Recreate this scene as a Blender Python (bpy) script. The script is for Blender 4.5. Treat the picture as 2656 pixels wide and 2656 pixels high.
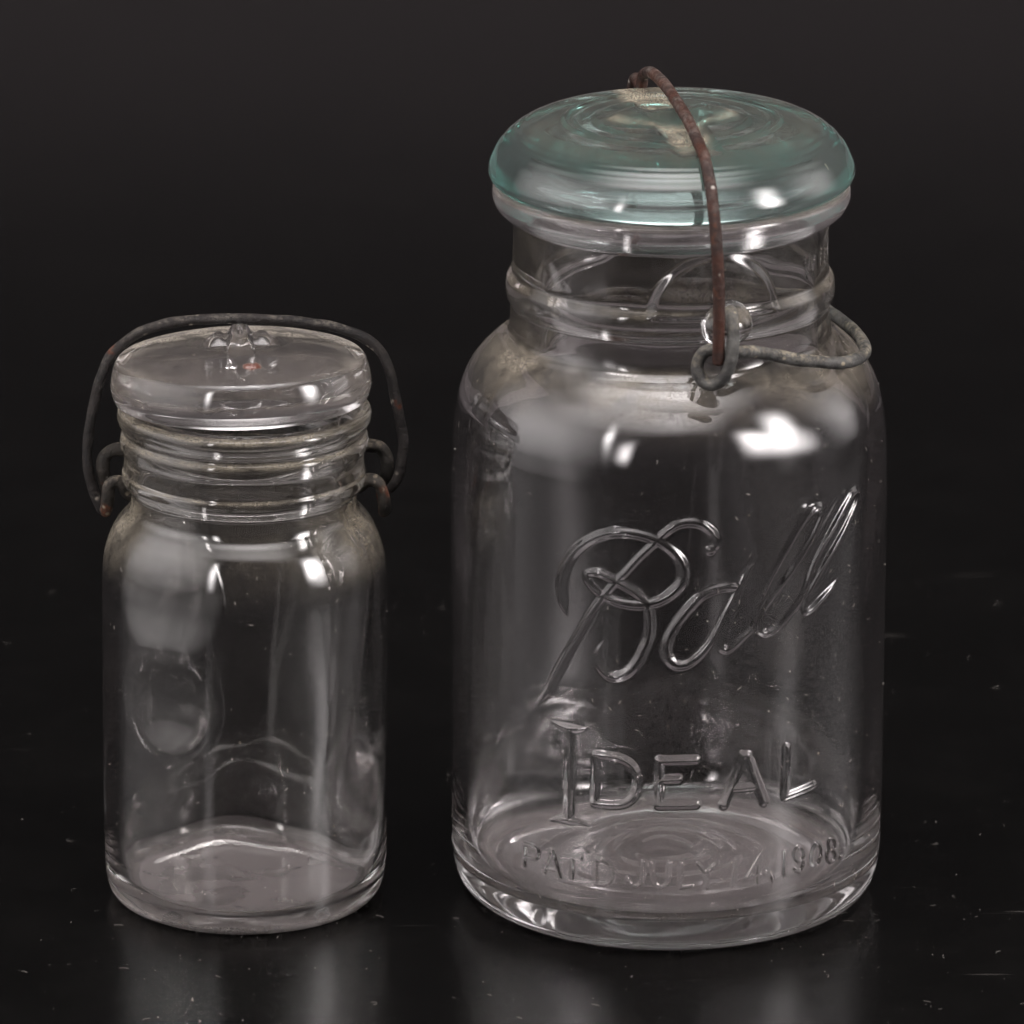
import bpy, math
import numpy as np

# ------------------------------------------------------------------ camera, light, exposure
S = 0.01                                   # the numbers below are centimetres; Blender gets metres
scene = bpy.context.scene
for o in list(bpy.data.objects):
    bpy.data.objects.remove(o)
coll = scene.collection
rad = math.radians

cam_data = bpy.data.cameras.new('camera')
cam = bpy.data.objects.new('camera', cam_data)
coll.objects.link(cam)
cam.location = (0.0, -144.0 * S, 55.3 * S)
cam.rotation_euler = (rad(90.0 - 17.85), 0.0, 0.0)
cam_data.sensor_width = 36.0
cam_data.lens = 17400.0 / 2656.0 * 36.0
cam_data.clip_start = 0.05
cam_data.clip_end = 50.0
cam_data.dof.use_dof = True
cam_data.dof.focus_distance = 1.50
cam_data.dof.aperture_fstop = 22.0
scene.camera = cam

world = bpy.data.worlds.new('World')
scene.world = world
world.use_nodes = True
world.node_tree.nodes['Background'].inputs[0].default_value = (1.0, 0.93, 0.95, 1)
world.node_tree.nodes['Background'].inputs[1].default_value = 0.022


def softbox(name, loc, target, sx, sy, radiance, soft=0.45, power=1.0, col=(1.0, 0.945, 0.942)):
    """A diffused studio lamp: bright in the middle, fading towards the edge of its cloth."""
    l = bpy.data.lights.new(name, 'AREA')
    l.shape = 'RECTANGLE'
    l.size, l.size_y = sx * S, sy * S
    l.energy = radiance * math.pi * sx * S * sy * S
    l.color = col
    l.use_nodes = True
    nt = l.node_tree
    em = next(n for n in nt.nodes if n.type == 'EMISSION')
    geo = nt.nodes.new('ShaderNodeNewGeometry')
    sep = nt.nodes.new('ShaderNodeSeparateXYZ')
    nt.links.new(geo.outputs['Parametric'], sep.inputs[0])
    prev = None
    for ax in (0, 1):
        d = nt.nodes.new('ShaderNodeMath')
        d.operation = 'PINGPONG'
        d.inputs[1].default_value = 0.5
        nt.links.new(sep.outputs[ax], d.inputs[0])
        r = nt.nodes.new('ShaderNodeMapRange')
        r.interpolation_type = 'SMOOTHSTEP'
        r.inputs['From Max'].default_value = soft
        nt.links.new(d.outputs[0], r.inputs['Value'])
        if prev is None:
            prev = r.outputs['Result']
        else:
            m = nt.nodes.new('ShaderNodeMath')
            m.operation = 'MULTIPLY'
            nt.links.new(prev, m.inputs[0])
            nt.links.new(r.outputs['Result'], m.inputs[1])
            prev = m.outputs[0]
    sq = nt.nodes.new('ShaderNodeMath')
    sq.operation = 'POWER'
    sq.inputs[1].default_value = power
    nt.links.new(prev, sq.inputs[0])
    nt.links.new(sq.outputs[0], em.inputs['Strength'])
    o = bpy.data.objects.new(name, l)
    coll.objects.link(o)
    from mathutils import Vector
    o.location = Vector(loc) * S
    d = (Vector(target) - Vector(loc)).normalized()
    o.rotation_euler = d.to_track_quat('-Z', 'Y').to_euler()
    return o


softbox('strip_light_left', (-38, -62, 40), (0, 0, 24), 15, 76, 26.0, 0.5, 2.2)
softbox('panel_light_left', (-62, -18, 40), (0, -4, 12), 130, 100, 2.9, 0.5, 0.6)
softbox('softbox_right', (52, -26, 33), (0, 0, 18), 32, 66, 38.0, 0.5, 2.2)
softbox('panel_light_right', (66, 12, 34), (0, 0, 10), 60, 74, 2.6, 0.5, 1.0)
softbox('softbox_overhead', (0, -22, 92), (0, -2, 5), 140, 90, 9.5, 0.5, 1.0)

vs = scene.view_settings
vs.view_transform = 'Standard'
vs.look = 'None'
vs.exposure = 0.18
vs.gamma = 1.0
vs.use_curve_mapping = False
cy = scene.cycles
cy.max_bounces = 15
cy.transmission_bounces = 15
cy.glossy_bounces = 12
cy.diffuse_bounces = 3
cy.transparent_max_bounces = 12
cy.caustics_reflective = True
cy.caustics_refractive = True
cy.sample_clamp_indirect = 40.0
cy.sample_clamp_direct = 0.0
cy.blur_glossy = 0.2
cy.use_adaptive_sampling = True
cy.adaptive_threshold = 0.04
cy.use_denoising = True
try:
    cy.denoiser = 'OPENIMAGEDENOISE'
    cy.denoising_input_passes = 'RGB_ALBEDO_NORMAL'
    cy.denoising_prefilter = 'ACCURATE'
except Exception:
    pass

rng = np.random.default_rng(7)


# ------------------------------------------------------------------ materials
def new_mat(name):
    m = bpy.data.materials.new(name)
    m.use_nodes = True
    nt = m.node_tree
    nt.nodes.clear()
    out = nt.nodes.new('ShaderNodeOutputMaterial')
    return m, nt, out


def N(nt, kind, **kw):
    n = nt.nodes.new(kind)
    for k, v in kw.items():
        if k.startswith('_'):
            setattr(n, k[1:], v)
        else:
            n.inputs[k.replace('__', ' ')].default_value = v
    return n


def noise(nt, scale, detail=3.0, rough=0.6, vec=None):
    n = N(nt, 'ShaderNodeTexNoise', Scale=scale, Detail=detail, Roughness=rough)
    if vec is not None:
        nt.links.new(vec, n.inputs['Vector'])
    return n.outputs['Fac']


def ramp(nt, fac, lo, hi, a=0.0, b=1.0):
    n = nt.nodes.new('ShaderNodeMapRange')
    n.interpolation_type = 'SMOOTHSTEP'
    n.inputs['From Min'].default_value = lo
    n.inputs['From Max'].default_value = hi
    n.inputs['To Min'].default_value = a
    n.inputs['To Max'].default_value = b
    nt.links.new(fac, n.inputs['Value'])
    return n.outputs['Result']


def math_n(nt, op, a, b):
    n = nt.nodes.new('ShaderNodeMath')
    n.operation = op
    n.use_clamp = op != 'SUBTRACT' and op != 'MULTIPLY_ADD'
    for i, v in enumerate((a, b)):
        if isinstance(v, (int, float)):
            n.inputs[i].default_value = v
        else:
            nt.links.new(v, n.inputs[i])
    return n.outputs[0]


def mix_col(nt, fac, a, b):
    n = nt.nodes.new('ShaderNodeMix')
    n.data_type = 'RGBA'
    for sock, v in ((n.inputs[0], fac), (n.inputs[6], a), (n.inputs[7], b)):
        if isinstance(v, tuple):
            sock.default_value = (*v, 1.0) if len(v) == 3 else v
        elif isinstance(v, (int, float)):
            sock.default_value = v
        else:
            nt.links.new(v, sock)
    return n.outputs[2]


def glass_material(name, tint, dust_col, absorb=None, density=0.0, haze=0.0, stain=None, film_col=(0.50, 0.45, 0.455), rough=0.03):
    """Clear pressed glass; the mesh attribute 'dust' says where dirt has settled."""
    m, nt, out = new_mat(name)
    L = nt.links
    tc = N(nt, 'ShaderNodeTexCoord')
    ob = tc.outputs['Object']
    g = N(nt, 'ShaderNodeBsdfPrincipled')
    g.inputs['Base Color'].default_value = (*tint, 1)
    g.inputs['Roughness'].default_value = rough
    g.inputs['IOR'].default_value = 1.51
    g.inputs['Transmission Weight'].default_value = 1.0
    d = N(nt, 'ShaderNodeBsdfDiffuse')
    n2 = noise(nt, 700.0, 2.0, 0.7, ob)
    L.new(mix_col(nt, n2, dust_col, tuple(c * 0.72 for c in dust_col)), d.inputs['Color'])
    at = N(nt, 'ShaderNodeAttribute', _attribute_name='dust')
    grain = ramp(nt, noise(nt, 3600.0, 1.0, 0.6, ob), 0.38, 0.60, 0.25, 1.0)
    patch = ramp(nt, noise(nt, 150.0, 3.0, 0.65, ob), 0.30, 0.62, 0.30, 1.0)
    fac = math_n(nt, 'MULTIPLY', at.outputs['Fac'], math_n(nt, 'MULTIPLY', grain, patch))
    # sparse stuck specks everywhere
    v = N(nt, 'ShaderNodeTexVoronoi', Scale=260.0)
    L.new(ob, v.inputs['Vector'])
    speck = ramp(nt, v.outputs['Distance'], 0.05, 0.10, 1.0, 0.0)
    keep = ramp(nt, noise(nt, 90.0, 2.0, 0.6, ob), 0.60, 0.70)
    fac = math_n(nt, 'MAXIMUM', fac, math_n(nt, 'MULTIPLY', math_n(nt, 'MULTIPLY', speck, keep), 0.7))
    if haze:
        fac = math_n(nt, 'MAXIMUM', fac, ramp(nt, noise(nt, 30.0, 3.0, 0.7, ob), 0.4, 0.8, haze * 0.2, haze))
    if stain:                                    # rust-orange smear with a place of its own
        pos, size, col = stain
        sub = N(nt, 'ShaderNodeVectorMath', _operation='SUBTRACT')
        L.new(ob, sub.inputs[0])
        sub.inputs[1].default_value = pos
        ln = N(nt, 'ShaderNodeVectorMath', _operation='LENGTH')
        L.new(sub.outputs[0], ln.inputs[0])
        wob = math_n(nt, 'ADD', math_n(nt, 'MULTIPLY', ln.outputs['Value'], 1.0 / size),
                     math_n(nt, 'MULTIPLY', noise(nt, 420.0, 3.0, 0.6, ob), 0.9))
        sf = ramp(nt, wob, 0.72, 0.86, 1.0, 0.0)
        fac = math_n(nt, 'MAXIMUM', fac, math_n(nt, 'MULTIPLY', sf, 0.7))
        old = d.inputs['Color'].links[0].from_socket
        L.new(mix_col(nt, sf, old, col), d.inputs['Color'])
    # 'film': the smooth whitish bloom of worn or silted glass; under the aqua lid, painted backlight
    fd = N(nt, 'ShaderNodeBsdfDiffuse')
    fd.inputs['Color'].default_value = (*film_col, 1)
    fa = N(nt, 'ShaderNodeAttribute', _attribute_name='film')
    ff = math_n(nt, 'MULTIPLY', fa.outputs['Fac'], ramp(nt, noise(nt, 90.0, 4.0, 0.6, ob), 0.28, 0.6, 0.68, 1.0))
    m0 = N(nt, 'ShaderNodeMixShader')
    L.new(ff, m0.inputs[0])
    L.new(g.outputs[0], m0.inputs[1])
    L.new(fd.outputs[0], m0.inputs[2])
    mx = N(nt, 'ShaderNodeMixShader')
    L.new(fac, mx.inputs[0])
    L.new(m0.outputs[0], mx.inputs[1])
    L.new(d.outputs[0], mx.inputs[2])
    L.new(mx.outputs[0], out.inputs['Surface'])
    if absorb:
        va = N(nt, 'ShaderNodeVolumeAbsorption', Density=density)
        va.inputs['Color'].default_value = (*absorb, 1)
        L.new(va.outputs[0], out.inputs['Volume'])
    return m


def wire_material(name, base, second, rust, dust, rust_amt, dust_amt, metallic, rough):
    m, nt, out = new_mat(name)
    L = nt.links
    tc = N(nt, 'ShaderNodeTexCoord')
    ob = tc.outputs['Object']
    c = mix_col(nt, ramp(nt, noise(nt, 150.0, 4.0, 0.65, ob), 0.38, 0.62), base, second)
    c = mix_col(nt, ramp(nt, noise(nt, 75.0, 4.0, 0.7, ob), 0.66 - rust_amt, 0.76 - rust_amt), c, rust)
    geo = N(nt, 'ShaderNodeNewGeometry')
    sep = N(nt, 'ShaderNodeSeparateXYZ')
    L.new(geo.outputs['Normal'], sep.inputs[0])
    up = ramp(nt, sep.outputs['Z'], -0.2, 0.9)
    grit = ramp(nt, noise(nt, 900.0, 4.0, 0.75, ob), 0.42, 0.62)
    lump = ramp(nt, noise(nt, 110.0, 3.0, 0.6, ob), 0.35, 0.65)
    df = math_n(nt, 'MULTIPLY', math_n(nt, 'MULTIPLY', up, grit), math_n(nt, 'MULTIPLY', lump, dust_amt))
    v = N(nt, 'ShaderNodeTexVoronoi', Scale=420.0)
    L.new(ob, v.inputs['Vector'])
    sp = math_n(nt, 'MULTIPLY', ramp(nt, v.outputs['Distance'], 0.12, 0.28, 1.0, 0.0),
                ramp(nt, noise(nt, 160.0, 3.0, 0.6, ob), 0.52, 0.62))
    df = math_n(nt, 'MAXIMUM', df, sp)
    c = mix_col(nt, df, c, dust)
    b = N(nt, 'ShaderNodeBsdfPrincipled')
    L.new(c, b.inputs['Base Color'])
    b.inputs['Specular IOR Level'].default_value = 0.22
    L.new(math_n(nt, 'MULTIPLY', math_n(nt, 'SUBTRACT', 1.0, df), metallic), b.inputs['Metallic'])
    L.new(ramp(nt, noise(nt, 300.0, 4.0, 0.7, ob), 0.3, 0.7, rough - 0.12, rough + 0.25), b.inputs['Roughness'])
    bump = N(nt, 'ShaderNodeBump', Strength=0.8, Distance=0.0008)
    L.new(noise(nt, 650.0, 5.0, 0.7, ob), bump.inputs['Height'])
    L.new(bump.outputs['Normal'], b.inputs['Normal'])
    L.new(b.outputs[0], out.inputs['Surface'])
    return m


def acrylic_material():
    m, nt, out = new_mat('black_acrylic')
    L = nt.links
    tc = N(nt, 'ShaderNodeTexCoord')
    ob = tc.outputs['Object']
    b = N(nt, 'ShaderNodeBsdfPrincipled')
    b.inputs['Base Color'].default_value = (0.0016, 0.0015, 0.0014, 1)
    b.inputs['IOR'].default_value = 1.36
    b.inputs['Roughness'].default_value = 0.25
    # fine dust film and hairline scratches
    d = N(nt, 'ShaderNodeBsdfDiffuse')
    d.inputs['Color'].default_value = (0.30, 0.28, 0.26, 1)
    v = N(nt, 'ShaderNodeTexVoronoi', Scale=330.0)
    L.new(ob, v.inputs['Vector'])
    sp = math_n(nt, 'MULTIPLY', ramp(nt, v.outputs['Distance'], 0.03, 0.08, 1.0, 0.0),
                ramp(nt, noise(nt, 60.0, 4.0, 0.7, ob), 0.56, 0.68))
    mp = N(nt, 'ShaderNodeMapping')
    mp.inputs['Rotation'].default_value = (0, 0, 0.5)
    mp.inputs['Scale'].default_value = (14.0, 260.0, 1.0)
    L.new(ob, mp.inputs['Vector'])
    scr = math_n(nt, 'MULTIPLY', ramp(nt, noise(nt, 1.0, 2.0, 0.5, mp.outputs[0]), 0.70, 0.74),
                 ramp(nt, noise(nt, 14.0, 3.0, 0.6, ob), 0.50, 0.62, 0.0, 0.10))
    fac = math_n(nt, 'MAXIMUM', math_n(nt, 'MULTIPLY', sp, 0.55), scr)
    fac = math_n(nt, 'MAXIMUM', fac, ramp(nt, noise(nt, 22.0, 6.0, 0.75, ob), 0.35, 0.8, 0.0, 0.006))
    mx = N(nt, 'ShaderNodeMixShader')
    L.new(fac, mx.inputs[0])
    L.new(b.outputs[0], mx.inputs[1])
    L.new(d.outputs[0], mx.inputs[2])
    L.new(mx.outputs[0], out.inputs['Surface'])
    return m


def plain_material(name, col, rough=0.8):
    m, nt, out = new_mat(name)
    b = N(nt, 'ShaderNodeBsdfPrincipled')
    tc = N(nt, 'ShaderNodeTexCoord')
    nt.links.new(mix_col(nt, noise(nt, 40.0, 4.0, 0.6, tc.outputs['Object']), tuple(c * 0.8 for c in col), col),
                 b.inputs['Base Color'])
    b.inputs['Roughness'].default_value = rough
    nt.links.new(b.outputs[0], out.inputs['Surface'])
    return m


M_BODY_L = glass_material('clear_glass_large', (0.985, 0.972, 0.975), (0.37, 0.325, 0.255))
M_BODY_S = glass_material('clear_glass_small', (0.985, 0.982, 0.968), (0.36, 0.32, 0.25))
M_LID_L = glass_material('aqua_glass', (1, 1, 1), (0.46, 0.40, 0.30), (0.33, 0.745, 0.70), 34.0, haze=0.03, film_col=(0.47, 0.49, 0.485))
M_LID_S = glass_material('clear_glass_lid', (0.985, 0.975, 0.975), (0.42, 0.38, 0.32), haze=0.035,
                         stain=((0.0024, -0.0190, 0.0122), 0.0050, (0.13, 0.046, 0.03)))
M_BAIL_L = wire_material('brown_patina_wire', (0.054, 0.022, 0.015), (0.026, 0.016, 0.014), (0.095, 0.038, 0.022),
                         (0.34, 0.31, 0.28), 0.10, 0.30, 0.10, 0.45)
M_LEVER_L = wire_material('galvanised_wire', (0.10, 0.098, 0.092), (0.045, 0.044, 0.043), (0.10, 0.055, 0.03),
                          (0.30, 0.26, 0.19), 0.0, 0.85, 0.25, 0.55)
M_BAIL_S = wire_material('blackened_wire', (0.012, 0.011, 0.011), (0.022, 0.019, 0.018), (0.11, 0.028, 0.010),
                         (0.26, 0.23, 0.19), 0.0, 0.40, 0.0, 0.52)
M_HOOK_S = wire_material('dusty_dark_wire', (0.022, 0.020, 0.018), (0.038, 0.033, 0.028), (0.12, 0.034, 0.013),
                         (0.24, 0.20, 0.15), 0.10, 0.75, 0.0, 0.6)
M_TABLE = acrylic_material()
M_WALL = plain_material('grey_backdrop', (0.20, 0.180, 0.185), 0.9)
M_LINT = plain_material('lint', (0.62, 0.58, 0.52))
M_GRIT = plain_material('table_dust', (0.40, 0.37, 0.34))


# ------------------------------------------------------------------ mesh helpers
def link(o, parent=None, label=None, category=None, group=None, kind=None):
    coll.objects.link(o)
    if parent is not None:
        o.parent = parent
    for k, v in (('label', label), ('category', category), ('group', group), ('kind', kind)):
        if v:
            o[k] = v
    return o


def empty(name, loc, label, category, group=None):
    o = bpy.data.objects.new(name, None)
    o.empty_display_size = 0.02
    o.location = [c * S for c in loc]
    return link(o, None, label, category, group)


def mesh_obj(name, V, quads, mat, parent=None, normals=None, dust=None, film=None, tris=None, **kw):
    """V in centimetres, quads/tris index arrays; optional per-vertex normals and dust attribute."""
    V = np.asarray(V, float) * S
    quads = np.zeros((0, 4), int) if quads is None else np.asarray(quads, int)
    tris = np.zeros((0, 3), int) if tris is None else np.asarray(tris, int)
    used = np.unique(np.concatenate([quads.ravel(), tris.ravel()]))
    remap = -np.ones(len(V), int)
    remap[used] = np.arange(len(used))
    quads, tris, V = remap[quads], remap[tris], V[used]
    me = bpy.data.meshes.new(name)
    me.vertices.add(len(V))
    me.vertices.foreach_set('co', V.ravel())
    idx = np.concatenate([quads.ravel(), tris.ravel()]).astype(np.int32)
    me.loops.add(len(idx))
    me.loops.foreach_set('vertex_index', idx)
    nq, ntri = len(quads), len(tris)
    starts = np.concatenate([np.arange(nq) * 4, nq * 4 + np.arange(ntri) * 3]).astype(np.int32)
    me.polygons.add(nq + ntri)
    me.polygons.foreach_set('loop_start', starts)
    me.update(calc_edges=True)
    me.polygons.foreach_set('use_smooth', np.ones(nq + ntri, bool))
    if dust is not None:
        a = me.attributes.new('dust', 'FLOAT', 'POINT')
        a.data.foreach_set('value', np.asarray(dust, np.float32)[used])
    if film is not None:
        a = me.attributes.new('film', 'FLOAT', 'POINT')
        a.data.foreach_set('value', np.asarray(film, np.float32)[used])
    me.materials.append(mat)
    me.validate()
    if normals is not None:
        me.normals_split_custom_set_from_vertices(np.asarray(normals, float)[used].tolist())
    return link(bpy.data.objects.new(name, me), parent, **kw)


def pchip(x, y, xq):
    x, y, xq = np.asarray(x, float), np.asarray(y, float), np.asarray(xq, float)
    h = np.diff(x)
    dl = np.diff(y) / h
    d = np.zeros_like(y)
    same = dl[:-1] * dl[1:] > 0
    w1, w2 = 2 * h[1:] + h[:-1], h[1:] + 2 * h[:-1]
    with np.errstate(divide='ignore', invalid='ignore'):
        d[1:-1] = np.where(same, (w1 + w2) / (w1 / dl[:-1] + w2 / dl[1:]), 0.0)
    d[0], d[-1] = dl[0], dl[-1]
    i = np.clip(np.searchsorted(x, xq) - 1, 0, len(x) - 2)
    t = (xq - x[i]) / h[i]
    return ((1 + 2 * t) * (1 - t) ** 2 * y[i] + t * (1 - t) ** 2 * h[i] * d[i]
            + t * t * (3 - 2 * t) * y[i + 1] + t * t * (t - 1) * h[i] * d[i + 1])


def profile(pts, step):
    """Smooth curve through (r, z) points, resampled; step is a spacing or a function of (r, z)."""
    P = np.array(pts, float)
    s = np.concatenate([[0], np.cumsum(np.hypot(*np.diff(P, axis=0).T))])
    fine = np.linspace(0, s[-1], 6000)
    r, z = pchip(s, P[:, 0], fine), pchip(s, P[:, 1], fine)
    st = np.array([step(a, b) for a, b in zip(r, z)]) if callable(step) else np.full(len(fine), step)
    ds = np.concatenate([[0], np.hypot(np.diff(r), np.diff(z))])
    u = np.cumsum(ds / st)
    k = np.linspace(0, u[-1], max(2, int(round(u[-1])) + 1))
    return np.stack([np.interp(k, u, r), np.interp(k, u, z)], 1)


def waviness(th, z, amp, seed, kz=1.2):
    g = np.random.default_rng(seed)
    out = np.zeros(np.broadcast(th, z).shape)
    for i in range(11):
        out += g.uniform(0.4, 1.0) * np.sin(g.integers(1, 8) * th + g.uniform(-kz, kz) * z + g.uniform(0, 6.28))
    return out * amp / 2.5


def grid_quads(rows, cols):
    i = np.arange(rows - 1)[:, None]
    j = np.arange(cols)[None, :]
    j2 = (j + 1) % cols
    return np.stack([i * cols + j, i * cols + j2, (i + 1) * cols + j2, (i + 1) * cols + j], -1).reshape(-1, 4)


def grid_normals(G):
    """Outward normals of a (rows, cols, 3) revolved grid whose columns wrap."""
    tr = np.gradient(G, axis=0)
    tc = np.roll(G, -1, 1) - np.roll(G, 1, 1)
    n = np.cross(tc, tr)
    ln = np.linalg.norm(n, axis=-1, keepdims=True)
    return n / np.maximum(ln, 1e-12)


def ridge(A, Z, strokes, R, depth, TOE=1.28):
    """Height of a moulded ridge: strokes are lists of (angle, height, half width)."""
    Hh = np.zeros(A.shape)
    a_line, z_line = A[0] * R, Z[:, 0]
    for st in strokes:
        if len(st) >= 5:
            st = [tuple(p) for p in curve([(a * R, b, c) for a, b, c in st], 5)]
            st = [(a / R, b, max(c, 0.004)) for a, b, c in st]
        for (t0, z0, w0), (t1, z1, w1) in zip(st[:-1], st[1:]):
            x0, x1 = t0 * R, t1 * R
            w = max(w0, w1) * TOE + 0.02
            c = np.where((a_line > min(x0, x1) - w) & (a_line < max(x0, x1) + w))[0]
            r = np.where((z_line > min(z0, z1) - w) & (z_line < max(z0, z1) + w))[0]
            if len(c) == 0 or len(r) == 0:
                continue
            sl = np.ix_(r, c)
            X, Y = A[sl] * R, Z[sl]
            dx, dz = x1 - x0, z1 - z0
            t = np.clip(((X - x0) * dx + (Y - z0) * dz) / max(dx * dx + dz * dz, 1e-9), 0, 1)
            d = np.hypot(X - x0 - t * dx, Y - z0 - t * dz)
            ww = w0 + t * (w1 - w0)
            q = np.clip(d / np.maximum(ww * TOE, 1e-4), 0, 1)
            Hh[sl] = np.maximum(Hh[sl], depth(ww) * (0.5 + 0.5 * np.cos(math.pi * q)))
    return Hh


def curve(pts, n=8):
    P = np.array(pts, float)
    P = np.vstack([2 * P[0] - P[1], P, 2 * P[-1] - P[-2]])
    out = []
    for i in range(1, len(P) - 2):
        p0, p1, p2, p3 = P[i - 1:i + 3]
        d01, d12, d23 = (max(np.linalg.norm(b - a), 1e-6) ** 0.5 for a, b in ((p0, p1), (p1, p2), (p2, p3)))
        m1 = d12 * ((p1 - p0) / d01 - (p2 - p0) / (d01 + d12) + (p2 - p1) / d12)
        m2 = d12 * ((p2 - p1) / d12 - (p3 - p1) / (d12 + d23) + (p3 - p2) / d23)
        for t in np.linspace(0, 1, n, endpoint=False):
            out.append((2 * t ** 3 - 3 * t ** 2 + 1) * p1 + (t ** 3 - 2 * t ** 2 + t) * m1
                       + (-2 * t ** 3 + 3 * t ** 2) * p2 + (t ** 3 - t ** 2) * m2)
    out.append(P[-2])
    return np.array(out)


def wire(name, pts, radius, mat, parent, seed, lump=0.06, sides=18, **kw):
    """A round wire along a smoothed path, a little lumpy with corrosion, ends rounded off."""
    C = curve(pts, 10)
    seg = np.concatenate([[0], np.cumsum(np.linalg.norm(np.diff(C, axis=0), axis=1))])
    n = max(12, int(seg[-1] / 0.05))
    u = np.linspace(0, seg[-1], n)
    C = np.stack([np.interp(u, seg, C[:, k]) for k in range(3)], 1)
    T = np.gradient(C, axis=0)
    T /= np.linalg.norm(T, axis=1, keepdims=True)
    nv = np.cross(T[0], [0.31, 0.2, 0.93])
    nv /= np.linalg.norm(nv)
    rings = []
    g = np.random.default_rng(seed)
    ph = g.uniform(0, 6.28, 12)
    fr = g.uniform(1.5, 9.0, 12)
    kk = g.integers(0, 4, 12)
    a = np.arange(sides) * 2 * math.pi / sides
    for i in range(n):
        nv = nv - T[i] * (nv @ T[i])
        nv /= np.linalg.norm(nv)
        bv = np.cross(T[i], nv)
        e = min(u[i], seg[-1] - u[i]) / radius
        cap = math.sqrt(max(0.0, 1 - (1 - min(e, 1.0)) ** 2)) * 0.97 + 0.03
        rr = radius * cap * (1 + lump * sum(math.sin(fr[q] * u[i] + ph[q]) * np.cos(kk[q] * a + ph[q]) for q in range(12)) / 3.2)
        rings.append(C[i] + np.outer(np.cos(a) * rr, nv) + np.outer(np.sin(a) * rr, bv))
    V = np.array(rings).reshape(-1, 3)
    q = grid_quads(n, sides)
    c0, c1 = len(V), len(V) + 1
    V = np.vstack([V, C[0], C[-1]])
    j = np.arange(sides)
    t0 = np.stack([np.full(sides, c0), (j + 1) % sides, j], 1)
    t1 = np.stack([np.full(sides, c1), (n - 1) * sides + j, (n - 1) * sides + (j + 1) % sides], 1)
    return mesh_obj(name, V, q, mat, parent, tris=np.vstack([t0, t1]), **kw)


def angles(front, fine, coarse):
    """Column angles: fine steps across the lettered front, coarse round the back."""
    a = np.arange(-front, front, fine)
    b = np.linspace(front, 2 * math.pi - front, int((2 * math.pi - 2 * front) / coarse), endpoint=False)
    return np.concatenate([a, b])


def revolve(Rr, Z, th):
    """angle 0 faces the camera (-Y), positive towards +X"""
    return np.stack([Rr * np.sin(th), -Rr * np.cos(th), Z], -1)


def smooth01(x, a, b):
    t = np.clip((x - a) / (b - a), 0, 1)
    return t * t * (3 - 2 * t)


def fibres(name, anchors, normals, parent, mat, seed, lo=0.03, hi=0.16, thick=0.004, speck=0.5, **kw):
    """Loose lint: tiny bent fibres and grains lying on a surface, one mesh."""
    g = np.random.default_rng(seed)
    Vs, Qs, Ts = [], [], []
    k = 0
    for p, nrm in zip(anchors, normals):
        t = np.cross(nrm, g.normal(size=3))
        t /= max(np.linalg.norm(t), 1e-6)
        b = np.cross(nrm, t)
        if g.random() < speck:
            r = thick * (0.7 + 2.2 * g.random() ** 3)
            base = p + nrm * r * 0.5
            Vs.append(np.array([base + t * r * g.uniform(.7, 1.6), base + b * r, base - t * r * g.uniform(.7, 1.6), base - b * r,
                                base + nrm * r, base - nrm * r]))
            Ts += [(k, k + 1, k + 4), (k + 1, k + 2, k + 4), (k + 2, k + 3, k + 4), (k + 3, k, k + 4),
                   (k + 1, k, k + 5), (k + 2, k + 1, k + 5), (k + 3, k + 2, k + 5), (k, k + 3, k + 5)]
            k += 6
        else:
            ln = g.uniform(lo, hi) * (1.6 if g.random() < 0.08 else 1.0)
            bend = g.normal() * 9.0
            n = 5
            pts = []
            ang = 0.0
            pos = p.copy()
            for i in range(n):
                pts.append(pos + nrm * thick * (1.0 + 1.5 * math.sin(math.pi * i / (n - 1))))
                ang += bend * ln / n + g.normal() * 0.25
                pos = pos + (t * math.cos(ang) + b * math.sin(ang)) * ln / n
            pts = np.array(pts)
            tt = np.gradient(pts, axis=0)
            tt /= np.linalg.norm(tt, axis=1, keepdims=True)
            sd = np.cross(tt, nrm)
            w = thick * g.uniform(0.35, 0.8)
            ring = np.stack([pts + sd * w, pts + nrm * w, pts - sd * w], 1).reshape(-1, 3)
            Vs.append(ring)
            for i in range(n - 1):
                for c in range(3):
                    c2 = (c + 1) % 3
                    Qs.append((k + i * 3 + c, k + i * 3 + c2, k + (i + 1) * 3 + c2, k + (i + 1) * 3 + c))
            k += n * 3
    return mesh_obj(name, np.vstack(Vs), Qs if Qs else None, mat, parent, tris=Ts if Ts else None, kind='stuff', **kw)


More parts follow.
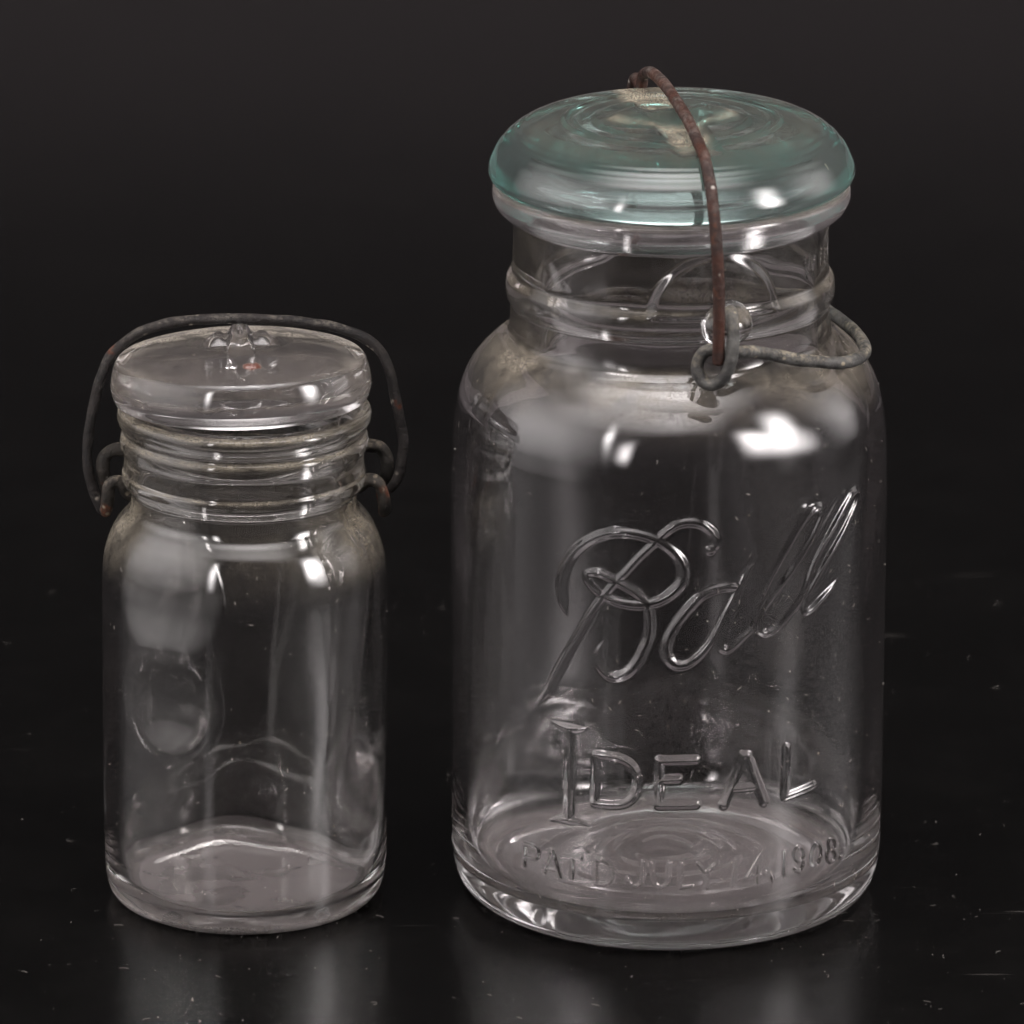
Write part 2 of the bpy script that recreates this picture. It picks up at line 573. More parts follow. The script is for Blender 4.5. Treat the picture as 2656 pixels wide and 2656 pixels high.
# strokes of the moulded lettering: (angle round the jar, height, half width)
STROKES = {
    'ball': [
        [(0.1641, 9.625, 0.121), (0.1695, 9.651, 0.121)],
        [(0.1695, 9.651, 0.082), (0.1883, 9.728, 0.099), (0.1881, 9.866, 0.104), (0.1632, 10.065, 0.104), (0.1252, 10.211, 0.104), (0.0769, 10.273, 0.104), (0.0237, 10.237, 0.099), (-0.0187, 10.113, 0.091), (-0.0609, 9.918, 0.088), (-0.0821, 9.806, 0.088), (-0.1511, 9.463, 0.088), (-0.2155, 9.086, 0.088), (-0.259, 8.848, 0.088), (-0.3141, 8.505, 0.088), (-0.3703, 8.1, 0.093), (-0.4278, 7.563, 0.099), (-0.475, 7.166, 0.104), (-0.5235, 6.736, 0.11), (-0.5609, 6.367, 0.11), (-0.5799, 6.154, 0.104), (-0.6155, 5.923, 0.071), (-0.659, 5.639, 0.016)],
        [(-0.4936, 7.959, 0.022), (-0.5107, 8.195, 0.093), (-0.5182, 8.383, 0.121), (-0.5214, 8.602, 0.126), (-0.5154, 8.829, 0.126), (-0.5033, 9.032, 0.126), (-0.4822, 9.242, 0.124), (-0.4585, 9.411, 0.118), (-0.4292, 9.569, 0.115), (-0.383, 9.75, 0.11), (-0.3266, 9.9, 0.11), (-0.2602, 9.986, 0.11), (-0.1895, 9.997, 0.11), (-0.1249, 9.942, 0.11), (-0.0661, 9.835, 0.11), (-0.0127, 9.66, 0.115), (0.0249, 9.454, 0.126), (0.0439, 9.232, 0.132), (0.0443, 9.012, 0.132), (0.0232, 8.806, 0.126), (-0.0165, 8.613, 0.121), (-0.0643, 8.472, 0.115), (-0.1176, 8.389, 0.115), (-0.1768, 8.366, 0.11), (-0.2366, 8.393, 0.104), (-0.2918, 8.466, 0.093), (-0.3423, 8.587, 0.082), (-0.3794, 8.745, 0.077), (-0.3967, 8.886, 0.077), (-0.3882, 8.988, 0.077), (-0.3483, 9.026, 0.082), (-0.3034, 8.972, 0.093), (-0.2536, 8.864, 0.099), (-0.2043, 8.759, 0.104), (-0.1609, 8.628, 0.11), (-0.1257, 8.448, 0.11), (-0.1095, 8.286, 0.11), (-0.1027, 8.065, 0.115), (-0.1024, 7.816, 0.121), (-0.1123, 7.565, 0.121), (-0.1297, 7.339, 0.121), (-0.1537, 7.083, 0.121), (-0.1913, 6.836, 0.121), (-0.2349, 6.689, 0.115), (-0.279, 6.67, 0.115), (-0.3154, 6.783, 0.11), (-0.3364, 6.98, 0.104), (-0.3383, 7.202, 0.082), (-0.3132, 7.452, 0.022)],
        [(0.2917, 8.71, 0.093), (0.2358, 8.747, 0.104), (0.181, 8.705, 0.11), (0.1217, 8.573, 0.115), (0.079, 8.359, 0.115), (0.0366, 8.101, 0.115), (-0.0003, 7.825, 0.115), (-0.024, 7.547, 0.121), (-0.029, 7.325, 0.126), (-0.0153, 7.117, 0.126), (0.0196, 6.992, 0.121), (0.0652, 7.017, 0.11), (0.1187, 7.203, 0.099), (0.1616, 7.456, 0.088), (0.1992, 7.778, 0.082), (0.2371, 8.152, 0.077), (0.2698, 8.457, 0.077), (0.2917, 8.71, 0.077)],
        [(0.3761, 9.28, 0.016), (0.3363, 9.046, 0.093), (0.3085, 8.77, 0.099), (0.2893, 8.531, 0.099), (0.2619, 8.211, 0.099), (0.2349, 7.862, 0.099), (0.2162, 7.564, 0.099), (0.2193, 7.355, 0.099), (0.2416, 7.29, 0.093), (0.2777, 7.386, 0.088), (0.3169, 7.547, 0.082), (0.3596, 7.704, 0.071)],
        [(0.3596, 7.704, 0.049), (0.379, 8.095, 0.071), (0.4133, 8.516, 0.082), (0.4602, 8.926, 0.082), (0.527, 9.4, 0.082), (0.5903, 9.844, 0.088), (0.6434, 10.126, 0.093), (0.6887, 10.247, 0.093), (0.7253, 10.224, 0.088), (0.7297, 10.067, 0.077), (0.6942, 9.744, 0.077), (0.6391, 9.384, 0.082), (0.5733, 9.001, 0.082), (0.5103, 8.667, 0.082), (0.4496, 8.352, 0.077), (0.4114, 8.074, 0.071), (0.3985, 7.832, 0.077), (0.4067, 7.633, 0.082), (0.4336, 7.572, 0.088), (0.4883, 7.671, 0.088), (0.5507, 7.925, 0.082), (0.6091, 8.192, 0.071), (0.6422, 8.493, 0.071), (0.6758, 8.904, 0.077), (0.7254, 9.268, 0.077), (0.8094, 9.702, 0.077), (0.8936, 10.101, 0.082), (0.9545, 10.302, 0.088), (0.9907, 10.283, 0.082), (0.9815, 10.073, 0.071), (0.9235, 9.758, 0.071), (0.8444, 9.355, 0.077), (0.7647, 8.976, 0.077), (0.6915, 8.555, 0.071), (0.6465, 8.267, 0.071), (0.6334, 8.057, 0.077), (0.6409, 7.897, 0.077), (0.6723, 7.92, 0.077), (0.7301, 8.096, 0.077), (0.7915, 8.277, 0.066), (0.8419, 8.454, 0.016)],
    ],
    'ideal': [
        [(-0.4744, 5.319, 0.119), (-0.4764, 4.591, 0.119), (-0.4796, 3.188, 0.119)],
        [(-0.5876, 5.418, 0.011), (-0.5373, 5.359, 0.073), (-0.4734, 5.32, 0.119), (-0.4262, 5.344, 0.078), (-0.3787, 5.389, 0.011)],
        [(-0.5786, 3.065, 0.011), (-0.5258, 3.147, 0.069), (-0.4796, 3.181, 0.115), (-0.4296, 3.15, 0.069), (-0.3702, 3.105, 0.011)],
        [(-0.3462, 4.801, 0.101), (-0.3481, 4.214, 0.101), (-0.3515, 3.659, 0.101)],
        [(-0.3462, 4.808, 0.101), (-0.2828, 4.796, 0.101), (-0.2274, 4.755, 0.101), (-0.1862, 4.653, 0.101), (-0.161, 4.474, 0.101), (-0.1548, 4.253, 0.101), (-0.1618, 4.017, 0.101), (-0.183, 3.834, 0.101), (-0.2171, 3.716, 0.101), (-0.2724, 3.663, 0.101), (-0.3515, 3.659, 0.101)],
        [(-0.0556, 4.768, 0.115), (-0.0568, 4.319, 0.115), (-0.0596, 3.72, 0.115)],
        [(-0.0556, 4.756, 0.105), (0.106, 4.768, 0.105)],
        [(-0.0505, 4.308, 0.096), (0.028, 4.321, 0.096)],
        [(-0.0595, 3.715, 0.11), (0.1078, 3.729, 0.11)],
        [(0.3213, 4.792, 0.11), (0.2845, 4.273, 0.11), (0.2365, 3.673, 0.11)],
        [(0.3454, 4.778, 0.11), (0.3857, 4.213, 0.11), (0.4295, 3.64, 0.11)],
        [(0.3213, 4.792, 0.11), (0.3478, 4.781, 0.11)],
        [(0.2803, 4.033, 0.082), (0.3911, 4.021, 0.082)],
        [(0.543, 4.815, 0.105), (0.5385, 3.666, 0.105)],
        [(0.5385, 3.666, 0.101), (0.695, 3.774, 0.101)],
    ],
    'date': [
        [(-0.72, 2.355, 0.064), (-0.7262, 1.805, 0.064)],
        [(-0.72, 2.338, 0.061), (-0.6705, 2.347, 0.061), (-0.6464, 2.283, 0.061), (-0.6424, 2.171, 0.061), (-0.6583, 2.069, 0.061), (-0.7136, 2.037, 0.061)],
        [(-0.5751, 2.342, 0.061), (-0.6091, 1.783, 0.061)],
        [(-0.5639, 2.353, 0.064), (-0.5248, 1.76, 0.064)],
        [(-0.5977, 1.895, 0.042), (-0.5451, 1.906, 0.042)],
        [(-0.5098, 2.293, 0.073), (-0.4192, 2.302, 0.073)],
        [(-0.4614, 2.292, 0.069), (-0.4626, 1.793, 0.069)],
        [(-0.3925, 2.587, 0.06), (-0.3852, 2.516, 0.041), (-0.3706, 2.42, 0.014)],
        [(-0.3466, 2.341, 0.06), (-0.3461, 1.761, 0.06)],
        [(-0.3466, 2.341, 0.06), (-0.3039, 2.343, 0.06), (-0.2734, 2.217, 0.06), (-0.2653, 2.044, 0.06), (-0.273, 1.874, 0.06), (-0.2987, 1.777, 0.06), (-0.3461, 1.761, 0.06)],
        [(-0.1268, 2.354, 0.064), (-0.1286, 1.976, 0.064), (-0.1465, 1.805, 0.064), (-0.1784, 1.795, 0.064), (-0.1992, 1.954, 0.064)],
        [(-0.0861, 2.339, 0.064), (-0.0811, 2.009, 0.064), (-0.0673, 1.833, 0.064), (-0.0425, 1.776, 0.064), (-0.0178, 1.884, 0.064), (-0.0082, 2.346, 0.064)],
        [(0.0445, 2.344, 0.064), (0.0423, 1.765, 0.064), (0.0975, 1.798, 0.064)],
        [(0.1216, 2.332, 0.06), (0.1585, 2.086, 0.06), (0.2064, 2.318, 0.06)],
        [(0.1585, 2.086, 0.064), (0.1615, 1.742, 0.064)],
        [(0.2958, 2.359, 0.064), (0.2852, 1.737, 0.064)],
        [(0.4092, 2.357, 0.064), (0.4058, 1.731, 0.064)],
        [(0.4092, 2.357, 0.06), (0.3497, 1.889, 0.06), (0.4466, 1.944, 0.06)],
        [(0.4769, 1.781, 0.064), (0.4823, 1.705, 0.055), (0.4827, 1.55, 0.014)],
        [(0.5425, 2.35, 0.064), (0.5442, 1.779, 0.064)],
        [(0.6528, 2.187, 0.055), (0.65, 2.12, 0.055), (0.6417, 2.073, 0.055), (0.6297, 2.055, 0.055), (0.6163, 2.07, 0.055), (0.6043, 2.114, 0.055), (0.596, 2.179, 0.055), (0.5929, 2.252, 0.055), (0.5955, 2.319, 0.055), (0.6035, 2.367, 0.055), (0.6153, 2.386, 0.055), (0.6286, 2.371, 0.055), (0.6409, 2.327, 0.055), (0.6495, 2.261, 0.055), (0.6528, 2.187, 0.055)],
        [(0.6528, 2.187, 0.06), (0.6491, 1.918, 0.06), (0.628, 1.787, 0.06), (0.5991, 1.877, 0.06)],
        [(0.7573, 2.044, 0.06), (0.751, 1.941, 0.06), (0.7398, 1.865, 0.06), (0.7261, 1.833, 0.06), (0.7126, 1.849, 0.06), (0.702, 1.912, 0.06), (0.6962, 2.008, 0.06), (0.6963, 2.12, 0.06), (0.7023, 2.224, 0.06), (0.7131, 2.301, 0.06), (0.7266, 2.334, 0.06), (0.7402, 2.317, 0.06), (0.7513, 2.253, 0.06), (0.7574, 2.156, 0.06), (0.7573, 2.044, 0.06)],
        [(0.8553, 2.168, 0.05), (0.8531, 2.111, 0.05), (0.8465, 2.072, 0.05), (0.8367, 2.059, 0.05), (0.8259, 2.074, 0.05), (0.8161, 2.114, 0.05), (0.8093, 2.171, 0.05), (0.8067, 2.235, 0.05), (0.8088, 2.292, 0.05), (0.8152, 2.331, 0.05), (0.8246, 2.345, 0.05), (0.8354, 2.331, 0.05), (0.8454, 2.29, 0.05), (0.8526, 2.232, 0.05), (0.8553, 2.168, 0.05)],
        [(0.8575, 1.879, 0.055), (0.8547, 1.816, 0.055), (0.8464, 1.775, 0.055), (0.8344, 1.762, 0.055), (0.8211, 1.78, 0.055), (0.8091, 1.826, 0.055), (0.8008, 1.89, 0.055), (0.7977, 1.961, 0.055), (0.8002, 2.023, 0.055), (0.808, 2.066, 0.055), (0.8197, 2.08, 0.055), (0.833, 2.062, 0.055), (0.8453, 2.015, 0.055), (0.8541, 1.95, 0.055), (0.8575, 1.879, 0.055)],
        [(0.9003, 1.786, 0.06), (0.9035, 1.777, 0.06)],
    ],
    'neckword': [
        [(0.964, 15.471, 0.011), (0.9963, 14.943, 0.011)],
        [(0.9963, 14.943, 0.011), (1.03, 15.47, 0.011)],
        [(1.03, 15.47, 0.011), (1.0603, 15.034, 0.011)],
        [(1.0603, 15.034, 0.011), (1.0971, 15.394, 0.011)],
        [(1.2044, 15.48, 0.011), (1.1836, 15.005, 0.011)],
        [(1.2918, 15.398, 0.011), (1.2718, 15.05, 0.011)],
        [(1.2918, 15.398, 0.011), (1.3623, 15.037, 0.011)],
        [(1.3941, 15.419, 0.011), (1.3623, 15.037, 0.011)],
    ],
}


# centre lines of the wires, centimetres from the foot of their jar
WIRES = {
    'bail_big': [(-0.85, 4.30, 13.60), (-0.87, 4.45, 14.60), (-0.87, 4.50, 16.20), (-0.84, 4.35, 17.20), (-0.74, 3.75, 18.05), (-0.61, 3.15, 18.03), (-0.58, 2.99, 18.28), (-0.46, 2.36, 18.55), (-0.35, 1.78, 18.64), (-0.19, 0.96, 18.68), (-0.03, 0.18, 18.64), (0.16, -0.84, 18.57), (0.36, -1.84, 18.42), (0.52, -2.68, 18.24), (0.64, -3.27, 18.06), (0.73, -3.75, 17.74), (0.80, -4.12, 17.30), (0.88, -4.42, 16.48), (0.93, -4.45, 15.69), (0.95, -4.43, 14.87), (0.95, -4.40, 14.33), (0.95, -4.36, 13.66)],
    'lever_big': [(1.21, -3.75, 14.78), (1.25, -4.15, 14.69), (1.27, -4.35, 14.37), (1.25, -4.42, 14.02), (1.18, -4.42, 13.65), (1.03, -4.36, 13.35), (0.81, -4.28, 13.22), (0.61, -4.22, 13.30), (0.50, -4.18, 13.55), (0.56, -4.14, 13.80), (0.71, -4.10, 13.94), (0.90, -4.06, 13.94), (1.12, -4.03, 13.91), (1.38, -4.00, 13.88), (1.78, -3.48, 13.72), (2.28, -3.19, 13.56), (2.76, -3.06, 13.42), (3.25, -2.89, 13.32), (3.75, -2.70, 13.25), (4.10, -2.30, 13.22), (4.28, -1.71, 13.22), (4.26, -1.05, 13.23), (4.11, -0.25, 13.25), (3.85, 0.52, 13.28), (3.67, 0.98, 13.30), (2.90, 2.55, 13.36), (1.60, 3.50, 13.45), (0.20, 4.00, 13.60), (-0.80, 4.00, 14.00)],
    'bail_small': [(-3.17, -0.02, 8.99), (-3.26, -0.01, 9.24), (-3.41, -0.01, 9.56), (-3.52, 0.00, 10.23), (-3.49, 0.03, 10.86), (-3.38, 0.07, 11.48), (-3.21, 0.10, 12.14), (-3.00, 0.13, 12.63), (-2.67, 0.16, 12.98), (-2.19, 0.19, 13.26), (-1.55, 0.22, 13.43), (-0.79, 0.23, 13.50), (0.02, 0.24, 13.52), (0.82, 0.25, 13.49), (1.62, 0.24, 13.41), (2.22, 0.23, 13.29), (2.70, 0.22, 13.09), (3.02, 0.18, 12.83), (3.20, 0.14, 12.50), (3.34, 0.09, 11.97), (3.45, 0.05, 11.40), (3.55, 0.04, 10.81), (3.53, 0.02, 10.31), (3.41, 0.01, 9.85), (3.20, 0.00, 9.56)],
    'ear_left': [(-2.47, 0.05, 10.48), (-2.69, 0.05, 10.50), (-2.95, 0.05, 10.49), (-3.13, 0.05, 10.32), (-3.18, 0.05, 10.03), (-3.16, 0.10, 9.74), (-3.10, 0.15, 9.47), (-3.09, 0.12, 9.22), (-3.15, 0.00, 9.05)],
    'hook_left': [(-2.44, -0.10, 9.44), (-2.60, -0.15, 9.52), (-2.71, -0.25, 9.77), (-2.85, -0.28, 9.85), (-3.01, -0.28, 9.75), (-3.06, -0.28, 9.52), (-3.08, -0.20, 9.24), (-3.15, -0.05, 9.00)],
    'ear_right': [(2.56, 0.05, 10.64), (2.81, 0.05, 10.64), (3.05, 0.05, 10.59), (3.19, 0.05, 10.30), (3.17, 0.10, 9.95), (3.09, 0.15, 9.64), (3.11, 0.12, 9.39), (3.15, 0.00, 9.18)],
    'hook_right': [(2.44, -0.10, 9.63), (2.60, -0.15, 9.78), (2.81, -0.25, 9.93), (2.99, -0.28, 9.89), (3.11, -0.28, 9.67), (3.15, -0.25, 9.38), (3.14, -0.05, 9.06)],
}


# ------------------------------------------------------------------ the setting: black sheet and unseen grey backdrop
def sheet():
    prof = [(-70.0, 0.0), (95.0, 0.0)]
    for k in range(1, 13):
        a = k / 12 * rad(62)
        prof.append((95.0 + 30 * math.sin(a), 30 - 30 * math.cos(a)))
    V, q = [], []
    for i, (y, z) in enumerate(prof[:2]):
        V += [(-90, y, z), (90, y, z)]
    mesh_obj('tabletop', V, [(0, 1, 3, 2)], M_TABLE, kind='structure')
    V, q = [], []
    for y, z in prof[1:]:
        V += [(-90, y, z - 0.004), (90, y, z - 0.004)]
    for i in range(len(V) // 2 - 1):
        q.append((2 * i, 2 * i + 1, 2 * i + 3, 2 * i + 2))
    mesh_obj('backdrop_reflector', V, q, M_WALL, kind='structure')  # out of frame, kept low and grey so its reflection brightens the far tabletop


sheet()


# ------------------------------------------------------------------ jar bodies
def body(parent, prof_pts, th, step, relief, film_rule, dust_rule, mat, split, label=None):
    """Closed glass shell. relief(A, Z, R, outer) -> dict of height fields added along the radius."""
    P = profile(prof_pts, step)
    top = int(np.argmax(P[:, 1]))
    rows, cols = len(P), len(th)
    A = np.broadcast_to(th[None, :], (rows, cols))
    A = np.where(A > math.pi, A - 2 * math.pi, A)
    Rr = np.repeat(P[:, 0:1], cols, 1)
    Z = np.repeat(P[:, 1:2], cols, 1)
    base_out = (np.arange(rows) <= top)[:, None]
    Rn, Zn = Rr.copy(), Z.copy()
    fields, dr, dz = relief(A, Z, Rr, base_out)
    for f in fields.values():
        dr = dr + f
    Rn, Zn = Rr + dr, Z + dz
    G = revolve(Rn, Zn, A)
    NN = grid_normals(G)
    V = G.reshape(-1, 3)
    Q = grid_quads(rows, cols)
    c0, c1 = len(V), len(V) + 1
    V = np.vstack([V, [0, 0, Zn[0].mean()], [0, 0, Zn[-1].mean()]])
    j = np.arange(cols)
    T = np.vstack([np.stack([np.full(cols, c0), (j + 1) % cols, j], 1),
                   np.stack([np.full(cols, c1), (rows - 1) * cols + j, (rows - 1) * cols + (j + 1) % cols], 1)])
    Nf = np.vstack([NN.reshape(-1, 3), [0, 0, -1], [0, 0, 1]])
    D = dust_rule(A, Zn, Rn, NN, np.broadcast_to(base_out, A.shape)).ravel()
    D = np.concatenate([D, [D[0], D[-cols]]])
    F = film_rule(A, Zn, Rn, NN, np.broadcast_to(base_out, A.shape)).ravel()
    F = np.concatenate([F, [F[0], F[-cols]]])
    owner = np.zeros(len(Q), int)
    names = list(fields)
    for k, nm in enumerate(names):
        h = fields[nm].ravel()
        m = (h[Q] > 4e-3).any(1)
        owner[m & (owner == 0)] = k + 1
    main = mesh_obj('body', V, Q[owner == 0], mat, parent, normals=Nf, dust=D, film=F, tris=T, label=label)
    for k, nm in enumerate(names):
        if (owner == k + 1).any():
            mesh_obj(split[nm][0], V, Q[owner == k + 1], mat, main, normals=Nf, dust=D, film=F, label=split[nm][1])
    return P, main


# --- the large jar
BIG = (3.53, -0.02, 0.0)
large = empty('glass_jar', BIG, 'tall clear glass jar with aqua lid, embossed lettering and brown wire bail, on the right', 'jar',
              'wire bail canning jars')
big_pts = [(0.02, .42), (1.0, .40), (2.0, .35), (3.1, .26), (3.7, .12), (3.92, .03), (4.08, 0.0), (4.3, .03), (4.56, .16), (4.75, .42),
           (4.855, .8), (4.90, 1.3), (4.915, 4), (4.915, 8), (4.908, 9.3), (4.89, 10.2), (4.862, 10.9), (4.80, 11.4), (4.68, 11.96),
           (4.42, 12.5), (4.03, 12.93), (3.74, 13.14), (3.61, 13.3), (3.58, 13.5), (3.572, 13.9), (3.59, 13.95), (3.65, 14.07),
           (3.682, 14.26), (3.66, 14.47), (3.59, 14.60), (3.54, 14.68), (3.527, 14.85), (3.52, 15.88), (3.55, 15.95),
           (3.68, 15.99), (3.90, 16.17), (3.985, 16.40), (3.98, 16.55), (3.93, 16.63), (3.84, 16.655),
           (3.33, 16.655), (3.18, 16.58), (3.12, 16.4), (3.10, 15.5), (3.10, 14.3), (3.13, 13.5), (3.24, 13.0),
           (3.55, 12.66), (3.98, 12.30), (4.28, 11.85), (4.43, 11.3), (4.49, 10.5), (4.52, 9), (4.52, 3), (4.49, 1.6),
           (4.37, 1.06), (4.12, .80), (3.72, .71), (3.2, .69), (2.2, .76), (1.0, .84), (0.02, .87)]


def BIGSTEP(r, z):
    if r > 4.6 and 1.2 < z < 10.7:
        return 0.027
    if r > 3.45 and 13.5 < z < 16.2:
        return 0.03
    if r > 3.3 and z > 13.0:
        return 0.035
    if z < 1.5 and r < 4.2:
        return 0.05
    if z > 10.7 and r > 4.6 or z < 1.3:
        return 0.04
    return 0.12


def big_relief(A, Z, R, outer):
    f = {}
    body_out = outer & (R > 4.7)
    neck_out = outer & (R < 3.75) & (Z > 13.6) & (Z < 15.9)
    f['ball'] = np.where(body_out, ridge(A, Z, STROKES['ball'], 4.91, lambda w: 0.80 * w, 1.38), 0)
    f['ideal'] = np.where(body_out, ridge(A, Z, STROKES['ideal'], 4.91, lambda w: 0.68 * w, 1.25), 0)
    f['date'] = np.where(body_out, ridge(A, Z, STROKES['date'], 4.91, lambda w: 1.0 * w, 1.05), 0)
    f['neckword'] = np.where(neck_out, ridge(A, Z, STROKES['neckword'], 3.535, lambda w: 0.03 + 0 * w), 0)
    # round pad on the neck with the small pivot knob at its foot
    a0 = 0.262
    x, y = (A - a0) * 3.53, Z - 14.45
    e = np.hypot(x / 1.56, y / 1.55)
    pad = 0.05 * (1 - smooth01(e, 0.84, 1.0)) + 0.11 * np.clip(1 - e * e, 0, 1)
    pad = np.where(neck_out & (Z > 14.45), pad, 0) * smooth01(Z, 14.45, 14.62)
    xb, yb = (A - 0.318) * 3.53, Z - 14.36
    eb = np.hypot(xb, yb) / 0.55
    knob = np.where(neck_out & (Z > 13.8), 0.46 * np.sqrt(np.clip(1 - eb * eb, 0, 1)), 0)
    f['pad'] = np.maximum(pad, knob)
    f['pad'][f['neckword'] > 0] = 0
    dr = np.where(outer, waviness(A, Z, 0.008, 3), waviness(A, Z, 0.050, 5, 0.8) * smooth01(Z, 0.9, 2.0) * smooth01(16.3 - Z, 0, .8))
    # uneven moulded rings of the base, seen through the wall
    floor = (~outer) & (R < 4.1) & (Z < 1.4)
    under = outer & (R < 3.75) & (Z < .9)
    rr = R + 0.10 * np.sin(A + 0.6) * R / 3 + 0.05 * np.sin(3 * A + 1.0)
    rings = sum(h * np.exp(-((rr - c) / w) ** 2) for c, h, w in ((.75, .05, .12), (1.25, -.05, .11), (1.75, .06, .11), (2.35, .05, .12),
                                                            (3.05, -.07, .15), (3.5, .05, .10)))
    dz = np.where(floor, 0.85 * rings, 0) - np.where(under, 0.0 * rings, 0)
    return f, dr, dz


def big_dust(A, Z, R, NN, outer):
    up = np.clip(NN[..., 2], 0, 1)
    lo = 0.5 + 0.5 * waviness(A, Z * 3, 0.9, 11, 2.0)
    sh = smooth01(Z, 11.7, 13.0) * (1 - smooth01(Z, 13.3, 13.6))
    d = np.where(outer & (R > 3.5), sh * up * (0.25 + 0.55 * np.clip(lo, 0, 1)), 0)
    d = np.maximum(d, np.where(outer & (Z > 14.2) & (Z < 14.75), up * 0.6, 0))
    d = np.maximum(d, np.where(outer & (Z > 16.3), up * 0.45, 0))
    d = np.maximum(d, np.where(outer & (Z > 13.3) & (Z < 15.9), 0.05 + 0.10 * np.clip(lo, 0, 1) * smooth01(-A, 0.2, 0.9), 0))
    d = np.maximum(d, np.where((~outer) & (Z < 1.35), up * 0.10, 0))
    d = np.maximum(d, np.where(outer & (Z < .12) & (R > 3.9), 0.35, 0))
    return d


def big_film(A, Z, R, NN, outer):
    f = np.where((~outer) & (Z < 1.5) & (R < 4.3), 0.30 * (1 - smooth01(R, 3.9, 4.3)), 0.0)
    f = np.maximum(f, np.where(outer & (Z < .5), 0.28 * (1 - smooth01(Z, .10, .40)) * (R > 3.8), 0))
    f = np.maximum(f, np.where(outer & (Z > 15.9), 0.16, 0))
    return np.maximum(f, 0.010)


th_big = angles(1.46, 0.0054, 0.026)
P_big, body_big = body(large, big_pts, th_big, BIGSTEP, big_relief, big_film, big_dust, M_BODY_L, {
    'ball': ('embossed_script', 'raised script word "Ball" slanting up across the jar'),
    'ideal': ('embossed_word', 'raised capitals "IDEAL" with a tall first letter'),
    'date': ('embossed_date', 'raised line "PAT\'D JULY 14, 1908." near the base'),
    'neckword': ('neck_lettering', 'thin raised letters at the right edge of the neck'),
    'pad': ('neck_pad', 'round raised pad with a knob on the neck')})


def lid(name, parent, prof_pts, step, relief, dust_rule, mat, loc, rot, n=220, label=None, film=(0.0, 0.0)):
    """Lid of revolution: profile runs from the top centre, over the rim, to the underside centre (reversed for winding)."""
    P = profile(prof_pts, step)[::-1]
    th = np.linspace(0, 2 * math.pi, n, endpoint=False)
    rows, cols = len(P), n
    A = np.broadcast_to(th[None, :], (rows, cols))
    R = np.repeat(P[:, 0:1], cols, 1)
    Z = np.repeat(P[:, 1:2], cols, 1)
    imax = int(np.argmax(P[:, 0]))
    topside = np.broadcast_to((np.arange(rows) > imax)[:, None], A.shape)
    X, Y = R * np.sin(A), -R * np.cos(A)
    Zn = Z + np.where(topside, relief(X, Y, R, A), 0)
    G = np.stack([X, Y, Zn], -1)
    NN = grid_normals(G)
    V = np.vstack([G.reshape(-1, 3), [0, 0, Zn[0].mean()], [0, 0, Zn[-1].mean()]])
    c0, c1 = rows * cols, rows * cols + 1
    j = np.arange(cols)
    T = np.vstack([np.stack([np.full(cols, c0), (j + 1) % cols, j], 1),
                   np.stack([np.full(cols, c1), (rows - 1) * cols + j, (rows - 1) * cols + (j + 1) % cols], 1)])
    D = np.where(topside, dust_rule(X, Y, R, NN), 0.0).ravel()
    D = np.concatenate([D, [0, D[-1]]])
    F = np.concatenate([np.where(topside, film[0], film[1]).ravel(), [film[1], film[0]]])
    o = mesh_obj(name, V, grid_quads(rows, cols), mat, parent, film=F, normals=np.vstack([NN.reshape(-1, 3), [0, 0, -1], [0, 0, 1]]),
                 dust=D, tris=T, label=label)
    o.location = [c * S for c in loc]
    o.rotation_euler = rot
    return o


BA = rad(11.0)                                   # the bail crosses the large lid along this azimuth


def big_lid_relief(X, Y, R, A):
    u = X * math.sin(BA) - Y * math.cos(BA)      # along the bail
    v = X * math.cos(BA) + Y * math.sin(BA)      # across it
    h = 0.06 * np.exp(-((R - 2.36) / 0.05) ** 2) - 0.03 * np.exp(-((R - 2.22) / 0.06) ** 2)
    h += 0.05 * (1 - smooth01(R, 1.66, 1.80))
    h += 0.006 * np.sin(R * 34 + 2 * np.sin(R * 7)) * smooth01(R, 3.1, 3.4)
    h += 0.20 * smooth01(np.abs(v), 0.25, 0.85) * (1 - smooth01(np.hypot(u * 1.75, v) , 0.9, 1.72))
    h += 0.16 * np.clip(1 - (R / 0.80) ** 2, 0, 1) ** 1.5
    h -= 0.07 * (1 - smooth01(np.abs(v), 0.35, 0.6)) * (1 - smooth01(R, 2.6, 3.2)) * smooth01(R, 0.6, 0.95)
    return h


def big_lid_dust(X, Y, R, NN):
    u = X * math.sin(BA) - Y * math.cos(BA)
    v = X * math.cos(BA) + Y * math.sin(BA)
    up = smooth01(NN[..., 2], 0.3, 0.9)
    d = 0.10 + 0.0 * R
    d = np.maximum(d, 0.75 * (1 - smooth01(np.abs(v), 0.25, 0.65)) * smooth01(R, .70, .9) * (1 - smooth01(R, 1.9, 3.4)))
    d = np.maximum(d, 0.45 * np.exp(-((np.hypot(u * 1.75, v) - 1.35) / .16) ** 2) * (R < 1.8) * (u > 0))
    d = np.maximum(d, 0.75 * (1 - smooth01(np.abs(v + .15), 0.35, 0.8)) * smooth01(-u, 1.2, 1.8))
    return d * up * (1 - 0.75 * smooth01(R, 3.1, 3.7))


big_lid_pts = [(0.02, 1.395), (2.0, 1.395), (2.6, 1.39), (2.95, 1.365), (3.25, 1.28), (3.52, 1.13), (3.78, .90), (3.96, .62), (4.055, .39),
               (4.075, .28), (4.05, .17), (3.98, .08), (3.90, .025), (3.80, 0.0),
               (3.45, 0.0), (3.25, .08), (3.12, .26), (2.9, .44), (2.4, .52), (1.2, .56), (0.02, .57)]
lid_big = lid('lid', large, big_lid_pts, 0.045, big_lid_relief, big_lid_dust, M_LID_L, (0.01, 0, 16.675), (rad(0.2), rad(-0.1), 0), 300,
              label='domed aqua glass lid with moulded rings and sandy dust', film=(0.035, 0.07))  # pale underside film stands in for light coming up through the aqua

